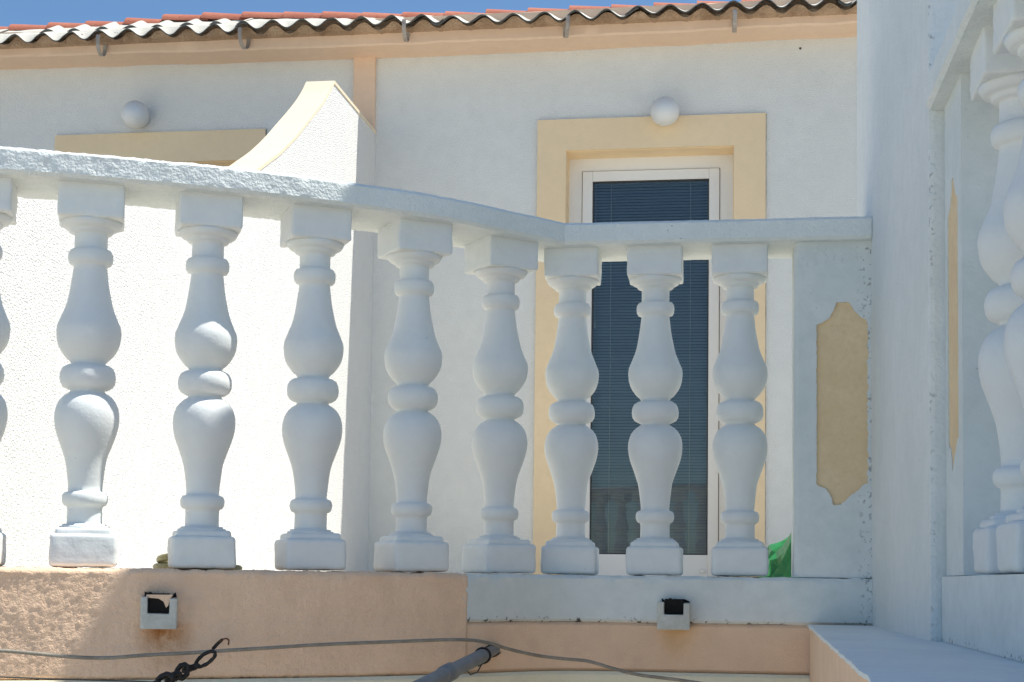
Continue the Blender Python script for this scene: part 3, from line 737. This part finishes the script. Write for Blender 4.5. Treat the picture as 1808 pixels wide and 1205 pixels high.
# black chain
h = front_y(402, 1131, -.004)
ch = thing('chain', 'black knotted chain hanging from a rusty hook in the peach wall', 'chain', h)
def cl(px, py, off): return front_y(px, py, off) - h
mb = MB(); mb.tube(smooth3([cl(403, 1139, .004), cl(404, 1131, .006), cl(400, 1128, .012), cl(394, 1129, .020), cl(388, 1134, .028)]), .0014, 8); mb.build('hook', 'rust', ch, smooth=2)
mb = MB(); mb.tube([cl(392, 1130, .022), cl(384, 1137, .03), cl(376, 1146, .04)], [.0028, .0032, .0032], 10); mb.build('rod', 'black', ch, smooth=True)
def link(cx, cy, ang, a, b, r, off, tilt, name='link', seed=0):
    cen = cl(cx, cy, off); sc = (cen+h).y/F
    u = Vector((math.cos(ang), 0, -math.sin(ang))); v = Vector((math.sin(ang), 0, math.cos(ang)))
    v = (v*math.cos(tilt) + Vector((0, -1, 0))*math.sin(tilt))
    pts = []
    for k in range(36):
        q = 2*math.pi*k/36; w_ = 1 + .08*noise.noise(Vector((k*.4, seed, 1)))
        ca, sa = math.cos(q), math.sin(q)
        pts.append(cen + u*(a*sc*ca*w_) + v*(b*sc*math.copysign(abs(sa)**.85, sa)*w_))
    m_ = MB(); m_.tube(pts, [r*.82*sc*(1+.25*noise.noise(Vector((k*.5, seed, 5)))) for k in range(36)], 10, closed=True)
    return m_.build(name, 'black', ch, smooth=2)
link(363, 1164, R(-36), 21, 8.5, 4.2, .050, .15, seed=1)
link(337, 1180, R(-20), 15, 4.5, 4.6, .062, 1.0, seed=2)
link(322, 1186, R(-62), 13, 9, 6.2, .075, .35, seed=3)
link(306, 1196, R(-30), 13, 6, 6.0, .085, .9, seed=4)
link(291, 1203, R(-35), 15, 10, 7.0, .10, .3, seed=5)
link(268, 1216, R(-35), 16, 7, 7.0, .115, 1.0, seed=6)
link(245, 1232, R(-38), 17, 11, 7.5, .13, .3, seed=7)
# ------------------------------------------------------------------ small things on the terrace
bm = bmesh.new(); bmesh.ops.create_icosphere(bm, subdivisions=3, radius=1)
for v in bm.verts:
    d = v.co.normalized()
    c = 1 + .32*noise.noise(d*1.7 + Vector((3, 0, 0))) + .35*abs(noise.noise(d*2.6)) - .34*abs(noise.noise(d*3.9 + Vector((0, 5, 0)))) + .10*noise.noise(d*11)
    v.co = Vector((d.x*.076*c, d.y*.065*c, d.z*.102*c*(1.0 if d.z < 0 else 1.15)))
    v.co += Vector((.012*noise.noise(d*7), .012*noise.noise(d*7+Vector((9, 0, 0))), .014*noise.noise(d*6+Vector((0, 9, 0)))))
    v.co.x += max(0, v.co.z)*.35
    if v.co.z < -.095: v.co.z = -.095
mb = MB(); bm.verts.index_update(); mb.v = [tuple(v.co) for v in bm.verts]; mb.f = [tuple(v.index for v in f.verts) for f in bm.faces]; bm.free()
p = P(1392, 1000, 1, 3.40)
bag = mb.build('plastic_bag', 'bag'); bag.location = (p.x+.005, 3.40, ZF+.0955)
tag(bag, 'crumpled green plastic bag on the terrace beside the end pilaster', 'bag')
p = P(338, 1000, 1, 2.80); mb = MB(); pts = []
for k in range(210):
    q = 2*math.pi*k/36; t = k/210; rr = .098 - .016*t*t + .006*math.sin(k*.37)
    pts.append((p.x + rr*math.cos(q), 2.84 + rr*.8*math.sin(q), ZF + .010 + .104*t + .006*math.sin(q*.7+1)))
mb.tube(pts, .0075, 10); tag(mb.build('hose', 'hose', smooth=2), 'olive coil of hose lying behind the third baluster from the left', 'hose')
bpy.context.view_layer.update()
